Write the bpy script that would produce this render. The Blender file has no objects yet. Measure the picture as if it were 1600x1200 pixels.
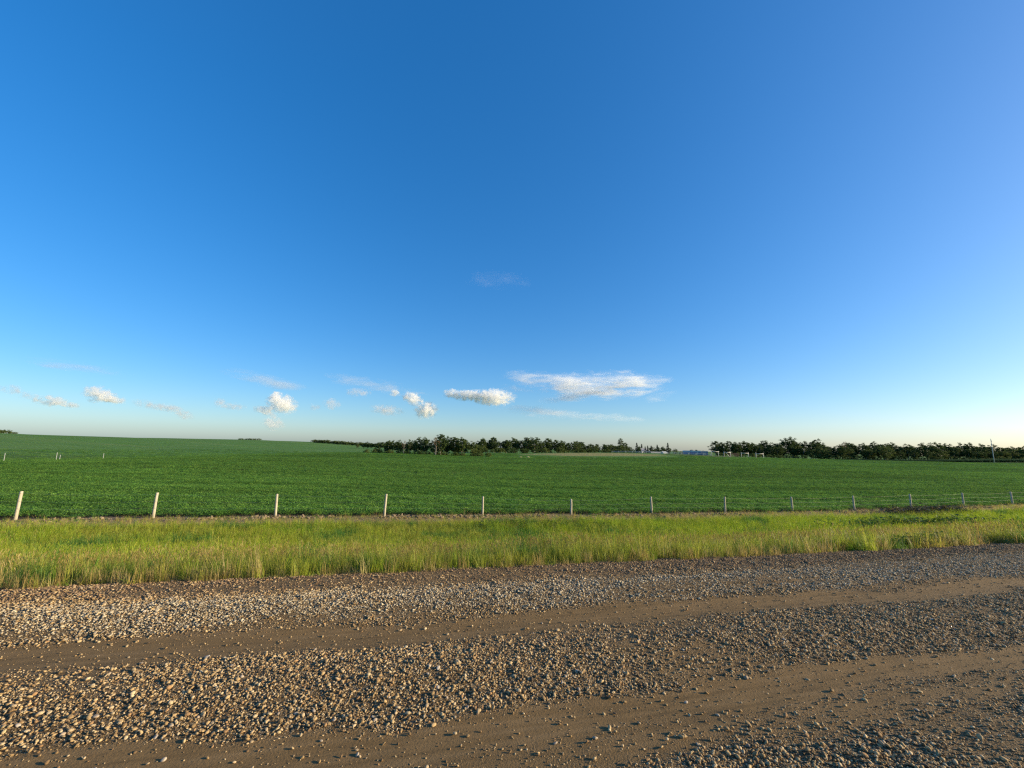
import bpy, math, random
import numpy as np

# ------------------------------------------------------------------ camera, sky, sun, exposure
SC = bpy.context.scene
COL = SC.collection
rng = np.random.default_rng(7)
random.seed(7)

HC = 1.75                                            # eye height over the road
cam_d = bpy.data.cameras.new('camera')
cam = bpy.data.objects.new('camera', cam_d); COL.objects.link(cam)
cam_d.sensor_fit = 'HORIZONTAL'; cam_d.sensor_width = 36.0
cam_d.lens = 36.0 * 640 / 1600
cam_d.clip_start = 0.05; cam_d.clip_end = 300000
PITCH = math.atan(100 / 640); ROLL = math.radians(1.0)
from mathutils import Matrix, Vector, Euler
cam.matrix_world = (Matrix.Translation((0, 0, HC)) @ Matrix.Rotation(math.pi/2 + PITCH, 4, 'X')
                    @ Matrix.Rotation(ROLL, 4, 'Z'))
SC.camera = cam

SUN_AZ = math.radians(94.0)                          # clockwise from +Y (straight ahead): low, off to the right
SUN_EL = math.radians(14.5)
SKY_K = 1.38
w = bpy.data.worlds.new('World'); SC.world = w; w.use_nodes = True
nt = w.node_tree; nt.nodes.clear()
sky = nt.nodes.new('ShaderNodeTexSky'); sky.sky_type = 'NISHITA'; sky.sun_disc = False
sky.sun_elevation = SUN_EL; sky.sun_rotation = SUN_AZ
sky.altitude = 500; sky.air_density = 1.0; sky.dust_density = 1.7; sky.ozone_density = 4.5
sep = nt.nodes.new('ShaderNodeSeparateColor'); sep.mode = 'HSV'; com = nt.nodes.new('ShaderNodeCombineColor'); com.mode = 'HSV'
def wmath(op, a, b):
    m_ = nt.nodes.new('ShaderNodeMath'); m_.operation = op; nt.links.new(a, m_.inputs[0]); m_.inputs[1].default_value = b; return m_.outputs[0]
bg = nt.nodes.new('ShaderNodeBackground'); bg.inputs['Strength'].default_value = 0.13
wo = nt.nodes.new('ShaderNodeOutputWorld')
nt.links.new(sky.outputs[0], sep.inputs[0])                       # the camera's tone curve for the whole sky: richer blue, softer highlights
nt.links.new(sep.outputs[0], com.inputs[0])
nt.links.new(wmath('MINIMUM', wmath('MULTIPLY', wmath('POWER', sep.outputs[1], 1.15), 1.25), .96), com.inputs[1])
nt.links.new(wmath('MULTIPLY', wmath('POWER', sep.outputs[2], .72), SKY_K), com.inputs[2])
nt.links.new(com.outputs[0], bg.inputs['Color'])
nt.links.new(bg.outputs[0], wo.inputs['Surface'])

sd = bpy.data.lights.new('sun', 'SUN'); sd.energy = 5.0; sd.angle = math.radians(0.6); sd.color = (1.0, 0.83, 0.55)
sun = bpy.data.objects.new('sun', sd); COL.objects.link(sun)
sdir = Vector((math.sin(SUN_AZ)*math.cos(SUN_EL), math.cos(SUN_AZ)*math.cos(SUN_EL), math.sin(SUN_EL)))
sun.rotation_euler = (-sdir).to_track_quat('-Z', 'Y').to_euler()

SC.view_settings.view_transform = 'Standard'; SC.view_settings.look = 'None'
SC.view_settings.exposure = 0.88; SC.view_settings.gamma = 1.0; SC.view_settings.use_curve_mapping = False
SC.render.engine = 'CYCLES'
SC.cycles.max_bounces = 16; SC.cycles.diffuse_bounces = 4; SC.cycles.glossy_bounces = 2; SC.cycles.transmission_bounces = 4
SC.cycles.use_denoising = False; SC.cycles.filter_width = 1.3
SC.cycles.transparent_max_bounces = 24; SC.cycles.volume_bounces = 8

# ------------------------------------------------------------------ helpers
ANG = math.radians(12.92)                            # the road and the fence run a little away to the right
CA, SA = math.cos(ANG), math.sin(ANG)
def uv2xy(u, v): return u*CA - v*SA, u*SA + v*CA
def xy2uv(x, y): return x*CA + y*SA, -x*SA + y*CA
def sstep(a, b, x):
    t = np.clip((np.asarray(x, float) - a) / (b - a), 0, 1); return t*t*(3 - 2*t)
def hash2(i, j, seed):
    n = (i.astype(np.int64)*374761393 + j.astype(np.int64)*668265263 + seed*974634777) & 0xffffffff
    n = ((n ^ (n >> 13)) * 1274126177) & 0xffffffff
    n = (n ^ (n >> 16)) & 0xffffffff
    return n / 4294967295.0
def vnoise(x, y, seed=0):
    x = np.asarray(x, float); y = np.asarray(y, float)
    i = np.floor(x); j = np.floor(y); fx = x - i; fy = y - j
    fx = fx*fx*(3-2*fx); fy = fy*fy*(3-2*fy)
    a = hash2(i, j, seed); b = hash2(i+1, j, seed); c = hash2(i, j+1, seed); d = hash2(i+1, j+1, seed)
    return (a*(1-fx)+b*fx)*(1-fy) + (c*(1-fx)+d*fx)*fy
def fbm(x, y, seed=0, octv=4):
    s = 0; a = .5; t = 0
    for k in range(octv):
        s = s + a*vnoise(x*2**k, y*2**k, seed+k*17); t += a; a *= .5
    return s/t

PV = np.array([-400, -40, -20, -14, -8.5, -5, -4, 6.0, 6.6, 7.4, 9.5, 12.5, 15.5, 18.5, 21.5, 24, 30, 500])
PZ = np.array([-2, -2, -1.9, -1.8, -.9, -.12, 0, 0, -.06, -.2, -.66, -1.28, -1.66, -1.72, -1.62, -1.6, -1.6, -1.6])
PVf = np.linspace(-400, 500, 18001); PZf = np.interp(PVf, PV, PZ)
_k = np.hanning(23); _k /= _k.sum(); PZf[30:-30] = np.convolve(PZf, _k, 'same')[30:-30]
def H(x, y):
    """ground height: road bank and ditch near, rolling field, a long rise to the left, a low knoll ahead"""
    x = np.asarray(x, float); y = np.asarray(y, float)
    u, v = xy2uv(x, y)
    z = np.interp(v, PVf, PZf)
    off = sstep(6.4, 16, v)
    z = z - .003*np.clip(u, -60, 60) * (1-off)
    z = z - off*sstep(-20, 25, u)*.36 + off*sstep(28, 48, u)*.18*(1-sstep(60, 120, v))
    d = np.hypot(x, y)
    far = sstep(24, 60, v)
    # gentle swells in the field
    z = z + far*(.22*np.sin(x*.043+.6)*np.sin(y*.061+1.0) + .5*(fbm(x/70+3, y/55+9, 5, 3)-.5))
    # falls away past the low crest on the left, then the long hill
    z = z - .9*sstep(-50, -105, x)*sstep(20, 60, y)
    hill = sstep(-85, -400, x)*(9.0 + .9*np.sin(y/95+.4) - 1.0*sstep(380, 480, y) + 1.4*sstep(470, 560, y) - .9*sstep(560, 660, y)
                             + 1.7*sstep(250, 330, -x)*0)
    hill = hill*(1 - .5*sstep(-440, -900, x))
    z = z + hill*sstep(-60, 40, y)
    z = z + 2.3*np.exp(-((x-72)/62)**2 - ((y-230)/40)**2)
    z = z + .7*sstep(150, 280, x)*sstep(120, 230, y)
    z = z + np.where(d > 900, (fbm(x/900, y/900, 31, 3)-.5)*6*sstep(900, 2500, d), 0)
    return z

def new_mesh(name, V, F, mat=None, smooth=False):
    me = bpy.data.meshes.new(name); me.from_pydata([tuple(p) for p in V], [], F)
    if mat: me.materials.append(mat)
    if smooth: me.polygons.foreach_set('use_smooth', np.ones(len(me.polygons), bool))
    me.update(); return me
def grid_mesh(name, X, Y, Z, mat):
    n, m = X.shape
    V = np.stack([X, Y, Z], -1).reshape(-1, 3)
    idx = np.arange(n*m).reshape(n, m)
    F = np.stack([idx[:-1, :-1], idx[:-1, 1:], idx[1:, 1:], idx[1:, :-1]], -1).reshape(-1, 4)
    me = bpy.data.meshes.new(name)
    me.vertices.add(len(V)); me.vertices.foreach_set('co', V.ravel())
    me.loops.add(F.size); me.loops.foreach_set('vertex_index', F.ravel().astype(np.int32))
    me.polygons.add(len(F)); me.polygons.foreach_set('loop_start', np.arange(0, F.size, 4, dtype=np.int32))
    me.polygons.foreach_set('use_smooth', np.ones(len(F), bool))
    me.update(calc_edges=True); me.validate()
    me.materials.append(mat); return me
def link(name, me, parent=None, loc=None, kind=None):
    o = bpy.data.objects.new(name, me); COL.objects.link(o)
    if parent: o.parent = parent
    if loc is not None: o.location = loc
    if kind: o['kind'] = kind
    return o
def tag(o, label, cat, group=None, kind=None):
    o['label'] = label; o['category'] = cat
    if group: o['group'] = group
    if kind: o['kind'] = kind
    return o
def empty(name, loc=(0, 0, 0), rz=0.0):
    o = bpy.data.objects.new(name, None); COL.objects.link(o); o.empty_display_size = .2
    o.location = loc; o.rotation_euler = (0, 0, rz); return o

class MB:
    """collects shapes for one mesh"""
    def __init__(s): s.V = []; s.F = []
    def box(s, c, size, rot=None):
        b = len(s.V); hx, hy, hz = size[0]/2, size[1]/2, size[2]/2
        for p in [(-hx,-hy,-hz),(hx,-hy,-hz),(hx,hy,-hz),(-hx,hy,-hz),(-hx,-hy,hz),(hx,-hy,hz),(hx,hy,hz),(-hx,hy,hz)]:
            q = Vector(p)
            if rot: q = rot @ q
            s.V.append(tuple(q + Vector(c)))
        s.F += [tuple(b+i for i in f) for f in [(0,3,2,1),(4,5,6,7),(0,1,5,4),(1,2,6,5),(2,3,7,6),(3,0,4,7)]]
        return s
    def tube(s, pts, radii, n=6, cap=True):
        pts = [Vector(p) for p in pts]; rings = []
        for k, p in enumerate(pts):
            d = (pts[min(k+1, len(pts)-1)] - pts[max(k-1, 0)]).normalized()
            a = d.orthogonal().normalized(); bb = d.cross(a)
            b0 = len(s.V); rings.append(b0)
            for i in range(n):
                th = 2*math.pi*i/n
                s.V.append(tuple(p + (a*math.cos(th) + bb*math.sin(th))*radii[k]))
        for r0, r1 in zip(rings, rings[1:]):
            for i in range(n):
                s.F.append((r0+i, r0+(i+1) % n, r1+(i+1) % n, r1+i))
        if cap:
            s.F.append(tuple(rings[-1]+i for i in range(n))); s.F.append(tuple(rings[0]+n-1-i for i in range(n)))
        return s
    def poly(s, pts):
        b = len(s.V); s.V += [tuple(p) for p in pts]; s.F.append(tuple(range(b, b+len(pts)))); return s
    def prism(s, prof, y0, y1):
        b = len(s.V); n = len(prof)
        s.V += [(x, y0, z) for x, z in prof] + [(x, y1, z) for x, z in prof]
        s.F.append(tuple(b+i for i in range(n))); s.F.append(tuple(b+2*n-1-i for i in range(n)))
        for i in range(n):
            j = (i+1) % n; s.F.append((b+i, b+n+i, b+n+j, b+j))
        return s
    def mesh(s, name, mat, smooth=False): return new_mesh(name, s.V, s.F, mat, smooth)
    def build(s, name, mat, parent=None, smooth=False): return link(name, s.mesh(name, mat, smooth), parent)

# ---- node shortcuts
class NT:
    def __init__(s, name):
        s.m = bpy.data.materials.new(name); s.m.use_nodes = True; s.t = s.m.node_tree; s.t.nodes.clear()
        s.out = s.t.nodes.new('ShaderNodeOutputMaterial')
    def n(s, typ, **kw):
        nd = s.t.nodes.new(typ)
        for k, v in kw.items():
            if k.startswith('_'): setattr(nd, k[1:], v)
        return nd
    def put(s, sock, v):
        if isinstance(v, bpy.types.NodeSocket): s.t.links.new(v, sock)
        else:
            if sock.type == 'RGBA' and len(v) == 3: v = (*v, 1)
            sock.default_value = v
    def math(s, op, a, b=0.0, clamp=False):
        nd = s.t.nodes.new('ShaderNodeMath'); nd.operation = op; nd.use_clamp = clamp
        s.put(nd.inputs[0], a); s.put(nd.inputs[1], b); return nd.outputs[0]
    def noise(s, vec, scale, detail=3, rough=.55, dist=0.0, out=0):
        nd = s.t.nodes.new('ShaderNodeTexNoise'); nd.inputs['Scale'].default_value = scale
        nd.inputs['Detail'].default_value = detail; nd.inputs['Roughness'].default_value = rough
        nd.inputs['Distortion'].default_value = dist
        if vec is not None: s.t.links.new(vec, nd.inputs['Vector'])
        return nd.outputs[out]
    def ramp(s, fac, stops, interp='LINEAR'):
        nd = s.t.nodes.new('ShaderNodeValToRGB'); nd.color_ramp.interpolation = interp
        e = nd.color_ramp.elements
        while len(e) < len(stops): e.new(.5)
        for el, (p, c) in zip(e, stops):
            el.position = p; el.color = (*c, 1) if len(c) == 3 else c
        s.put(nd.inputs[0], fac); return nd.outputs[0]
    def remap(s, v, a, b, c=0.0, d=1.0, smooth=True):
        nd = s.t.nodes.new('ShaderNodeMapRange'); nd.interpolation_type = 'SMOOTHSTEP' if smooth else 'LINEAR'
        s.put(nd.inputs['Value'], v)
        for k, x in zip(('From Min', 'From Max', 'To Min', 'To Max'), (a, b, c, d)): nd.inputs[k].default_value = x
        return nd.outputs[0]
    def mix(s, f, a, b, mode='MIX'):
        nd = s.t.nodes.new('ShaderNodeMix'); nd.data_type = 'RGBA'; nd.blend_type = mode
        s.put(nd.inputs[0], f); s.put(nd.inputs[6], a); s.put(nd.inputs[7], b); return nd.outputs[2]
    def pos(s): return s.t.nodes.new('ShaderNodeNewGeometry').outputs['Position']
    def dot(s, vec, d):
        nd = s.t.nodes.new('ShaderNodeVectorMath'); nd.operation = 'DOT_PRODUCT'
        s.t.links.new(vec, nd.inputs[0]); nd.inputs[1].default_value = d; return nd.outputs['Value']
    def scale(s, vec, sc):
        nd = s.t.nodes.new('ShaderNodeMapping'); s.t.links.new(vec, nd.inputs['Vector'])
        nd.inputs['Scale'].default_value = sc; return nd.outputs[0]
    def bump(s, h, strength=.5, dist=.1, nrm=None):
        nd = s.t.nodes.new('ShaderNodeBump'); nd.inputs['Strength'].default_value = strength
        nd.inputs['Distance'].default_value = dist; s.put(nd.inputs['Height'], h)
        if nrm is not None: s.t.links.new(nrm, nd.inputs['Normal'])
        return nd.outputs[0]
    def bsdf(s, col, rough=.9, spec=.2, nrm=None, metal=0.0):
        b = s.t.nodes.new('ShaderNodeBsdfPrincipled'); s.put(b.inputs['Base Color'], col)
        s.put(b.inputs['Roughness'], rough); b.inputs['Specular IOR Level'].default_value = spec
        b.inputs['Metallic'].default_value = metal
        if nrm is not None: s.t.links.new(nrm, b.inputs['Normal'])
        return b.outputs[0]
    def done(s, sh): s.t.links.new(sh, s.out.inputs['Surface']); return s.m
    def rnd(s): return s.t.nodes.new('ShaderNodeObjectInfo').outputs['Random']
    def attr(s, name, typ='INSTANCER'):
        nd = s.t.nodes.new('ShaderNodeAttribute'); nd.attribute_name = name; nd.attribute_type = typ; return nd.outputs['Color']

def plain(name, col, rough=.8, spec=.25, var=.15, scale=6.0, metal=0.0):
    k = NT(name); p = k.n('ShaderNodeTexCoord').outputs['Object']
    f = k.noise(p, scale, 4)
    c = k.mix(f, tuple(x*(1-var) for x in col), tuple(min(1, x*(1+var)) for x in col))
    return k.done(k.bsdf(c, rough, spec, k.bump(f, .25, .02), metal))

def leafy(name, col_node, k, trans=.35, rough=.55, spec=.25):
    """thin leaf: reflects and lets some light through"""
    b = k.bsdf(col_node, rough, spec)
    t = k.t.nodes.new('ShaderNodeBsdfTranslucent'); k.put(t.inputs['Color'], col_node)
    m = k.t.nodes.new('ShaderNodeMixShader'); m.inputs[0].default_value = trans
    k.t.links.new(b, m.inputs[1]); k.t.links.new(t.outputs[0], m.inputs[2])
    return k.done(m.outputs[0])

# ---- scatter through geometry nodes (stuff only)
def scatter(name, P, R, S, idx, tint, protos, label, cat, parent=None):
    me = bpy.data.meshes.new(name); n = len(P)
    me.vertices.add(n); me.vertices.foreach_set('co', np.asarray(P, np.float32).ravel())
    def at(nm, typ, dat, key):
        a = me.attributes.new(nm, typ, 'POINT'); a.data.foreach_set(key, dat)
    at('rot', 'FLOAT_VECTOR', np.asarray(R, np.float32).ravel(), 'vector')
    at('scl', 'FLOAT_VECTOR', np.asarray(S, np.float32).ravel(), 'vector')
    at('pick', 'INT', np.asarray(idx, np.int32), 'value')
    t4 = np.ones((n, 4), np.float32); t4[:, :3] = tint
    at('tint', 'FLOAT_COLOR', t4.ravel(), 'color')
    o = link(name, me, parent, kind='stuff')
    if label: tag(o, label, cat)
    pc = bpy.data.collections.new(name + '_kinds')
    for p in protos: pc.objects.link(p)
    g = bpy.data.node_groups.new(name + '_scatter', 'GeometryNodeTree')
    g.interface.new_socket('Geometry', in_out='INPUT', socket_type='NodeSocketGeometry')
    g.interface.new_socket('Geometry', in_out='OUTPUT', socket_type='NodeSocketGeometry')
    gi = g.nodes.new('NodeGroupInput'); go = g.nodes.new('NodeGroupOutput')
    ci = g.nodes.new('GeometryNodeCollectionInfo'); ci.inputs['Collection'].default_value = pc
    ci.inputs['Separate Children'].default_value = True; ci.inputs['Reset Children'].default_value = True
    ip = g.nodes.new('GeometryNodeInstanceOnPoints'); ip.inputs['Pick Instance'].default_value = True
    def na(nm, typ):
        a = g.nodes.new('GeometryNodeInputNamedAttribute'); a.data_type = typ; a.inputs[0].default_value = nm
        return next(s for s in a.outputs if s.enabled and s.name == 'Attribute')
    L = g.links.new
    L(gi.outputs[0], ip.inputs['Points']); L(ci.outputs[0], ip.inputs['Instance'])
    L(na('pick', 'INT'), ip.inputs['Instance Index'])
    e2r = g.nodes.new('FunctionNodeEulerToRotation'); L(na('rot', 'FLOAT_VECTOR'), e2r.inputs[0])
    L(e2r.outputs[0], ip.inputs['Rotation']); L(na('scl', 'FLOAT_VECTOR'), ip.inputs['Scale'])
    L(ip.outputs[0], go.inputs[0])
    md = o.modifiers.new('scatter', 'NODES'); md.node_group = g
    return o
def proto(name, me): return bpy.data.objects.new(name, me)

# ------------------------------------------------------------------ ground: one sheet out to the horizon
k = NT('field_ground')
P = k.pos(); vv = k.dot(P, (-SA, CA, 0)); uu = k.dot(P, (CA, SA, 0)); xx = k.dot(P, (1, 0, 0)); yy = k.dot(P, (0, 1, 0))
n1 = k.noise(P, .9, 5); n2 = k.noise(P, 7.0, 4); n3 = k.noise(k.scale(P, (.006, .018, 0)), 1.0, 4)
n4 = k.noise(k.scale(P, (.05, .16, 0)), 1.0, 5)
crop = k.ramp(n4, [(.3, (.058, .136, .022)), (.55, (.078, .166, .028)), (.75, (.104, .190, .038))])
crop = k.mix(k.remap(n3, .42, .68), crop, k.mix(n4, (.074, .146, .030), (.12, .195, .048)))
streak = k.noise(k.scale(P, (.012, .12, 0)), 1.0, 4, .6)
crop = k.mix(k.math('MULTIPLY', k.remap(streak, .58, .70), .5), crop, (.19, .21, .075))
soil = k.ramp(n2, [(.3, (.030, .024, .014)), (.7, (.085, .065, .040))])
thatch = k.ramp(n2, [(.3, (.05, .045, .015)), (.7, (.13, .12, .045))])
vj = k.math('ADD', vv, k.math('MULTIPLY', k.math('SUBTRACT', n1, .5), 1.6))
deadst = k.ramp(n2, [(.3, (.13, .09, .05)), (.7, (.30, .22, .13))])
dcam = k.math('POWER', k.math('ADD', k.math('MULTIPLY', xx, xx), k.math('MULTIPLY', yy, yy)), .5)
under = k.mix(k.remap(dcam, 70, 190), soil, crop)
c = k.mix(k.remap(vj, 20.3, 21.0), thatch, deadst)
c = k.mix(k.remap(vj, 22.3, 22.9), c, under)
def blob(cx, cy, rx, ry, edge=.5):
    a = k.math('DIVIDE', k.math('SUBTRACT', xx, cx), rx); b = k.math('DIVIDE', k.math('SUBTRACT', yy, cy), ry)
    r = k.math('POWER', k.math('ADD', k.math('MULTIPLY', a, a), k.math('MULTIPLY', b, b)), .5)
    r = k.math('ADD', r, k.math('MULTIPLY', k.math('SUBTRACT', n4, .5), .9))
    return k.remap(r, 1-edge, 1.0, 1.0, 0.0)
stub = k.ramp(n1, [(.3, (.19, .18, .055)), (.7, (.30, .26, .10))])
c = k.mix(blob(42, 206, 40, 19, .4), c, stub)
c = k.mix(blob(100, 216, 26, 8, .5), c, k.ramp(n1, [(.3, (.05, .05, .03)), (.7, (.12, .09, .055))]))
c = k.mix(k.math('MULTIPLY', blob(14, 180, 36, 5, .6), .55), c, (.30, .31, .16))
c = k.mix(blob(300, 228, 105, 11, .5), c, k.mix(n1, (.020, .048, .020), (.032, .066, .026)))  # green strip below the right wood, shade there put into its dark colour
hgt = k.math('ADD', k.math('MULTIPLY', n2, .4), k.math('MULTIPLY', n1, .6))
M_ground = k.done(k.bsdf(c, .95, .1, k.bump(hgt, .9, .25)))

def spaced(a0, step, far, grow):
    out = [a0]; st = step
    while out[-1] < far: st *= grow; out.append(out[-1]+st)
    return out
vs = np.array([-x for x in spaced(12, .4, 30000, 1.075)][::-1] + list(np.arange(-11.7, 30, .3)) + spaced(30, .35, 40000, 1.045))
us = np.array([-x for x in spaced(20, .6, 40000, 1.05)][::-1] + list(np.arange(-19.4, 30, .6)) + spaced(30, .6, 40000, 1.05))
UU, VV = np.meshgrid(us, vs)
GX, GY = uv2xy(UU, VV); GZ = H(GX, GY)
GZ = GZ - .16*sstep(-4.4, -3.9, VV)*(1-sstep(5.7, 6.25, VV))
GZ = GZ - (np.hypot(GX, GY)/1000)**2*.0785                                  # the earth's curve
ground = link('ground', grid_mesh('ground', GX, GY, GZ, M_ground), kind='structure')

# ------------------------------------------------------------------ gravel road
def wander(u): return .07*np.sin(u*.31+.5) + .04*np.sin(u*.9+2) + .03*np.sin(u*.13)
def gcover(u, v):
    """how thickly stones lie: windrows between the wheel tracks, bare tracks"""
    w_ = v + wander(u)*.6 + (fbm(u*1.1, v*1.6, 3, 3)-.5)*.34
    t1 = sstep(4.06, 4.22, w_)*(1-sstep(4.50, 4.66, w_))
    t2 = sstep(2.62, 2.80, w_)*(1-sstep(3.02, 3.16, w_))
    t3 = sstep(2.32, 2.50, w_)*(1-sstep(2.62, 2.75, w_))
    c_ = 1 - .96*t1 - .955*t2 - .80*t3
    patch = fbm(u*.8+7, v*2.2, 11, 3)
    c_ = c_*(.42 + .86*sstep(.34, .60, patch))
    return np.clip(c_, .0, 1)*(1-sstep(6.25, 6.75, v+(fbm(u*1.5, v*.5, 8, 2)-.5)*.5))
def RZ(u, v):
    w_ = v + wander(u)*.6
    z = -.003*np.clip(u, -60, 60) - .0012*(v-1)**2*0
    lump = (.7+.6*fbm(u*.6, v*.9, 21, 3))
    z = z + .050*np.exp(-((w_-5.12)/.42)**2)*lump + .045*np.exp(-((w_-3.62)/.33)**2)*lump + .05*np.exp(-((w_-1.85)/.4)**2)*lump
    z = z - .012*np.exp(-((w_-4.36)/.25)**2) - .012*np.exp(-((w_-2.88)/.25)**2)
    z = z - .10*sstep(6.1, 6.9, v) - .12*sstep(-3.4, -4.3, v)
    gc = gcover(u, v)
    z = z + (.004+.016*gc)*(fbm(u*9, v*9, 33, 3)-.5)*2*.7
    return z + .006
k = NT('gravel_surface')
P = k.pos(); vv = k.dot(P, (-SA, CA, 0))
cov = k.attr('cover', 'GEOMETRY')
na = k.noise(P, 3.0, 5); nb = k.noise(P, 60.0, 4, .7); ncx = k.noise(P, 260., 2, .6)
dirt = k.mix(na, (.140, .085, .033), (.200, .125, .052))
cmb = k.n('ShaderNodeCombineXYZ'); k.t.links.new(k.math('MULTIPLY', k.dot(P, (CA, SA, 0)), .8), cmb.inputs[0]); k.t.links.new(k.math('MULTIPLY', vv, 16.0), cmb.inputs[1])
stk = k.noise(cmb.outputs[0], 1.0, 5, .6)
dirt = k.mix(k.remap(stk, .42, .70, 0, .6), dirt, (.235, .150, .068))
dirt = k.mix(k.remap(stk, .30, .45, .5, 0), dirt, (.088, .058, .026))
dirt = k.mix(k.remap(nb, .55, .75), dirt, (.085, .058, .030))
vor = k.t.nodes.new('ShaderNodeTexVoronoi'); vor.inputs['Scale'].default_value = 85; k.t.links.new(P, vor.inputs['Vector'])
peb = k.ramp(vor.outputs['Color'], [(.1, (.08, .055, .03)), (.5, (.22, .16, .09)), (.9, (.42, .34, .23))])
pm = k.remap(vor.outputs['Distance'], .35, .62, 1, 0)
base = k.mix(k.math('MULTIPLY', pm, k.math('MULTIPLY', cov, .75)), k.mix(k.math('MULTIPLY', cov, .5), dirt, (.040, .025, .012)), peb)  # brown soil darkened with stone cover, shade of the gaps put into the colour
hh = k.math('ADD', k.math('MULTIPLY', k.math('MULTIPLY', pm, cov), .8), k.math('ADD', k.math('MULTIPLY', nb, .5), k.math('MULTIPLY', ncx, .15)))
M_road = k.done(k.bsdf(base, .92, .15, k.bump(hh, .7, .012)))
ru = np.array([-x for x in spaced(9, .06, 220, 1.06)][::-1] + list(np.arange(-8.95, 17, .045)) + spaced(17, .06, 300, 1.05))
rv = np.array(list(np.arange(-4.3, 1.0, .15)) + list(np.arange(1.0, 6.95, .045)))
RU, RV = np.meshgrid(ru, rv); RX, RY = uv2xy(RU, RV)
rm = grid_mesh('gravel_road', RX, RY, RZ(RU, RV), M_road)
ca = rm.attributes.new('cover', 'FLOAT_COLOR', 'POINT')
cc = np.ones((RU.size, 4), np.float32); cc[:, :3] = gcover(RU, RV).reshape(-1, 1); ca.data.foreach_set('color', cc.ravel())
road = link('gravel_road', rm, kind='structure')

# stones: rounded, slightly broken
k = NT('road_stone')
t = k.attr('tint'); p = k.n('ShaderNodeTexCoord').outputs['Object']
f = k.noise(p, 1.6, 4); sp = k.noise(p, 7., 3)
cst = k.mix(f, k.mix(.35, t, (.10, .07, .05)), t)
M_stone = k.done(k.bsdf(k.mix(k.remap(sp, .6, .7, 0, .25), cst, (.06, .045, .035)), .85, .25, k.bump(sp, .3, .1)))
k = NT('loose_stone')
r_ = k.rnd(); p = k.n('ShaderNodeTexCoord').outputs['Object']; f = k.noise(p, 40, 4)
cst = k.ramp(r_, [(.0, (.30, .22, .14)), (.3, (.46, .38, .28)), (.6, (.40, .30, .20)), (.8, (.52, .46, .37)), (1., (.24, .18, .13))])
M_loose = k.done(k.bsdf(k.mix(k.remap(f, .3, .7, 0, .45), cst, (.17, .12, .08)), .85, .25, k.bump(f, .3, .004)))
import bmesh
def stone_mesh(name, mat, sub, seed, size=.5):
    r = np.random.default_rng(seed); bm = bmesh.new(); bmesh.ops.create_icosphere(bm, subdivisions=sub, radius=1)
    ax = np.array([1.0, r.uniform(.62, .95), r.uniform(.45, .75)])
    planes = []
    for q in range(7):
        n = r.normal(size=3); n /= np.linalg.norm(n); planes.append((n, r.uniform(.62, .92)))
    for v_ in bm.verts:
        c_ = np.array(v_.co)
        for n, d in planes:
            e = c_.dot(n)-d
            if e > 0: c_ = c_ - n*e*.85
        c_ = c_*ax*size*(1 + r.uniform(-.05, .05))
        v_.co = c_
    me = bpy.data.meshes.new(name); bm.to_mesh(me); bm.free(); me.materials.append(mat)
    me.polygons.foreach_set('use_smooth', np.ones(len(me.polygons), bool)); return me
stones = [proto('stone_kind_%d' % i, stone_mesh('stone_kind', M_stone, 2 if i < 6 else 1, 40+i)) for i in range(10)]

def road_points(n, fn, v0=1.2, v1=6.75):
    v = rng.uniform(v0, v1, n); ul = -.80*v - 1.6; ur = 2.15*v + 1.8
    # uniform over the wedge in view
    keep = rng.uniform(0, 1, n) < (ur-ul)/(2.95*v1+3.4)
    v = v[keep]; ul = ul[keep]; ur = ur[keep]
    u = ul + rng.uniform(0, 1, len(v))*(ur-ul)
    keep = rng.uniform(0, 1, len(v)) < fn(u, v)
    return u[keep], v[keep]
def stone_tint(u, v):
    n = len(u); w_ = v + wander(u)*.6 + (fbm(u*1.3, v*2, 5, 3)-.5)*.5
    pal = np.array([(.40, .29, .15), (.47, .36, .20), (.29, .20, .095), (.52, .42, .27), (.19, .125, .06), (.42, .33, .21), (.33, .205, .10), (.11, .08, .05)])
    pr = np.array([.22, .18, .16, .12, .12, .09, .07, .04])
    col = pal[rng.choice(len(pal), n, p=pr)]
    white = sstep(4.55, 4.8, w_)*(1-sstep(5.35, 5.75, w_))
    gre = np.array([(.50, .44, .32), (.41, .365, .28), (.54, .475, .34), (.32, .28, .215)])[rng.integers(0, 4, n)]
    m = (rng.uniform(0, 1, n) < white*.65)[:, None]
    col = np.where(m, gre, col)
    brown = sstep(5.55, 5.95, w_)
    m = (rng.uniform(0, 1, n) < brown*.6)[:, None]
    col = np.where(m, np.array([(.24, .165, .10), (.17, .115, .07), (.30, .21, .13)])[rng.integers(0, 3, n)], col)
    return col*np.array((1.10, 1.02, .90))*rng.uniform(.75, 1.2, (n, 1))
def lay(u, v, size, name, label):
    n = len(u); x, y = uv2xy(u, v)
    S = size[:, None]*np.stack([rng.uniform(.85, 1.25, n), rng.uniform(.8, 1.1, n), rng.uniform(.75, 1.0, n)], 1)
    z = RZ(u, v) + S[:, 2]*rng.uniform(.05, .42, n)
    R = np.stack([rng.normal(0, .35, n), rng.normal(0, .35, n), rng.uniform(0, 6.283, n)], 1)
    return scatter(name, np.stack([x, y, z], 1), R, S, rng.integers(0, 10, n), stone_tint(u, v), stones, label, 'gravel', road)
u, v = road_points(310000, lambda u, v: gcover(u, v)**1.3*.97 + .03)
lay(u, v, np.clip(rng.lognormal(math.log(.0160), .36, len(u)), .009, .037), 'gravel', None)
u, v = road_points(330000, lambda u, v: (gcover(u, v)*.85+.085)*(1-.45*sstep(4.5, 6.2, v)))
lay(u, v, rng.uniform(.006, .012, len(u)), 'fine_gravel', None)
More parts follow.
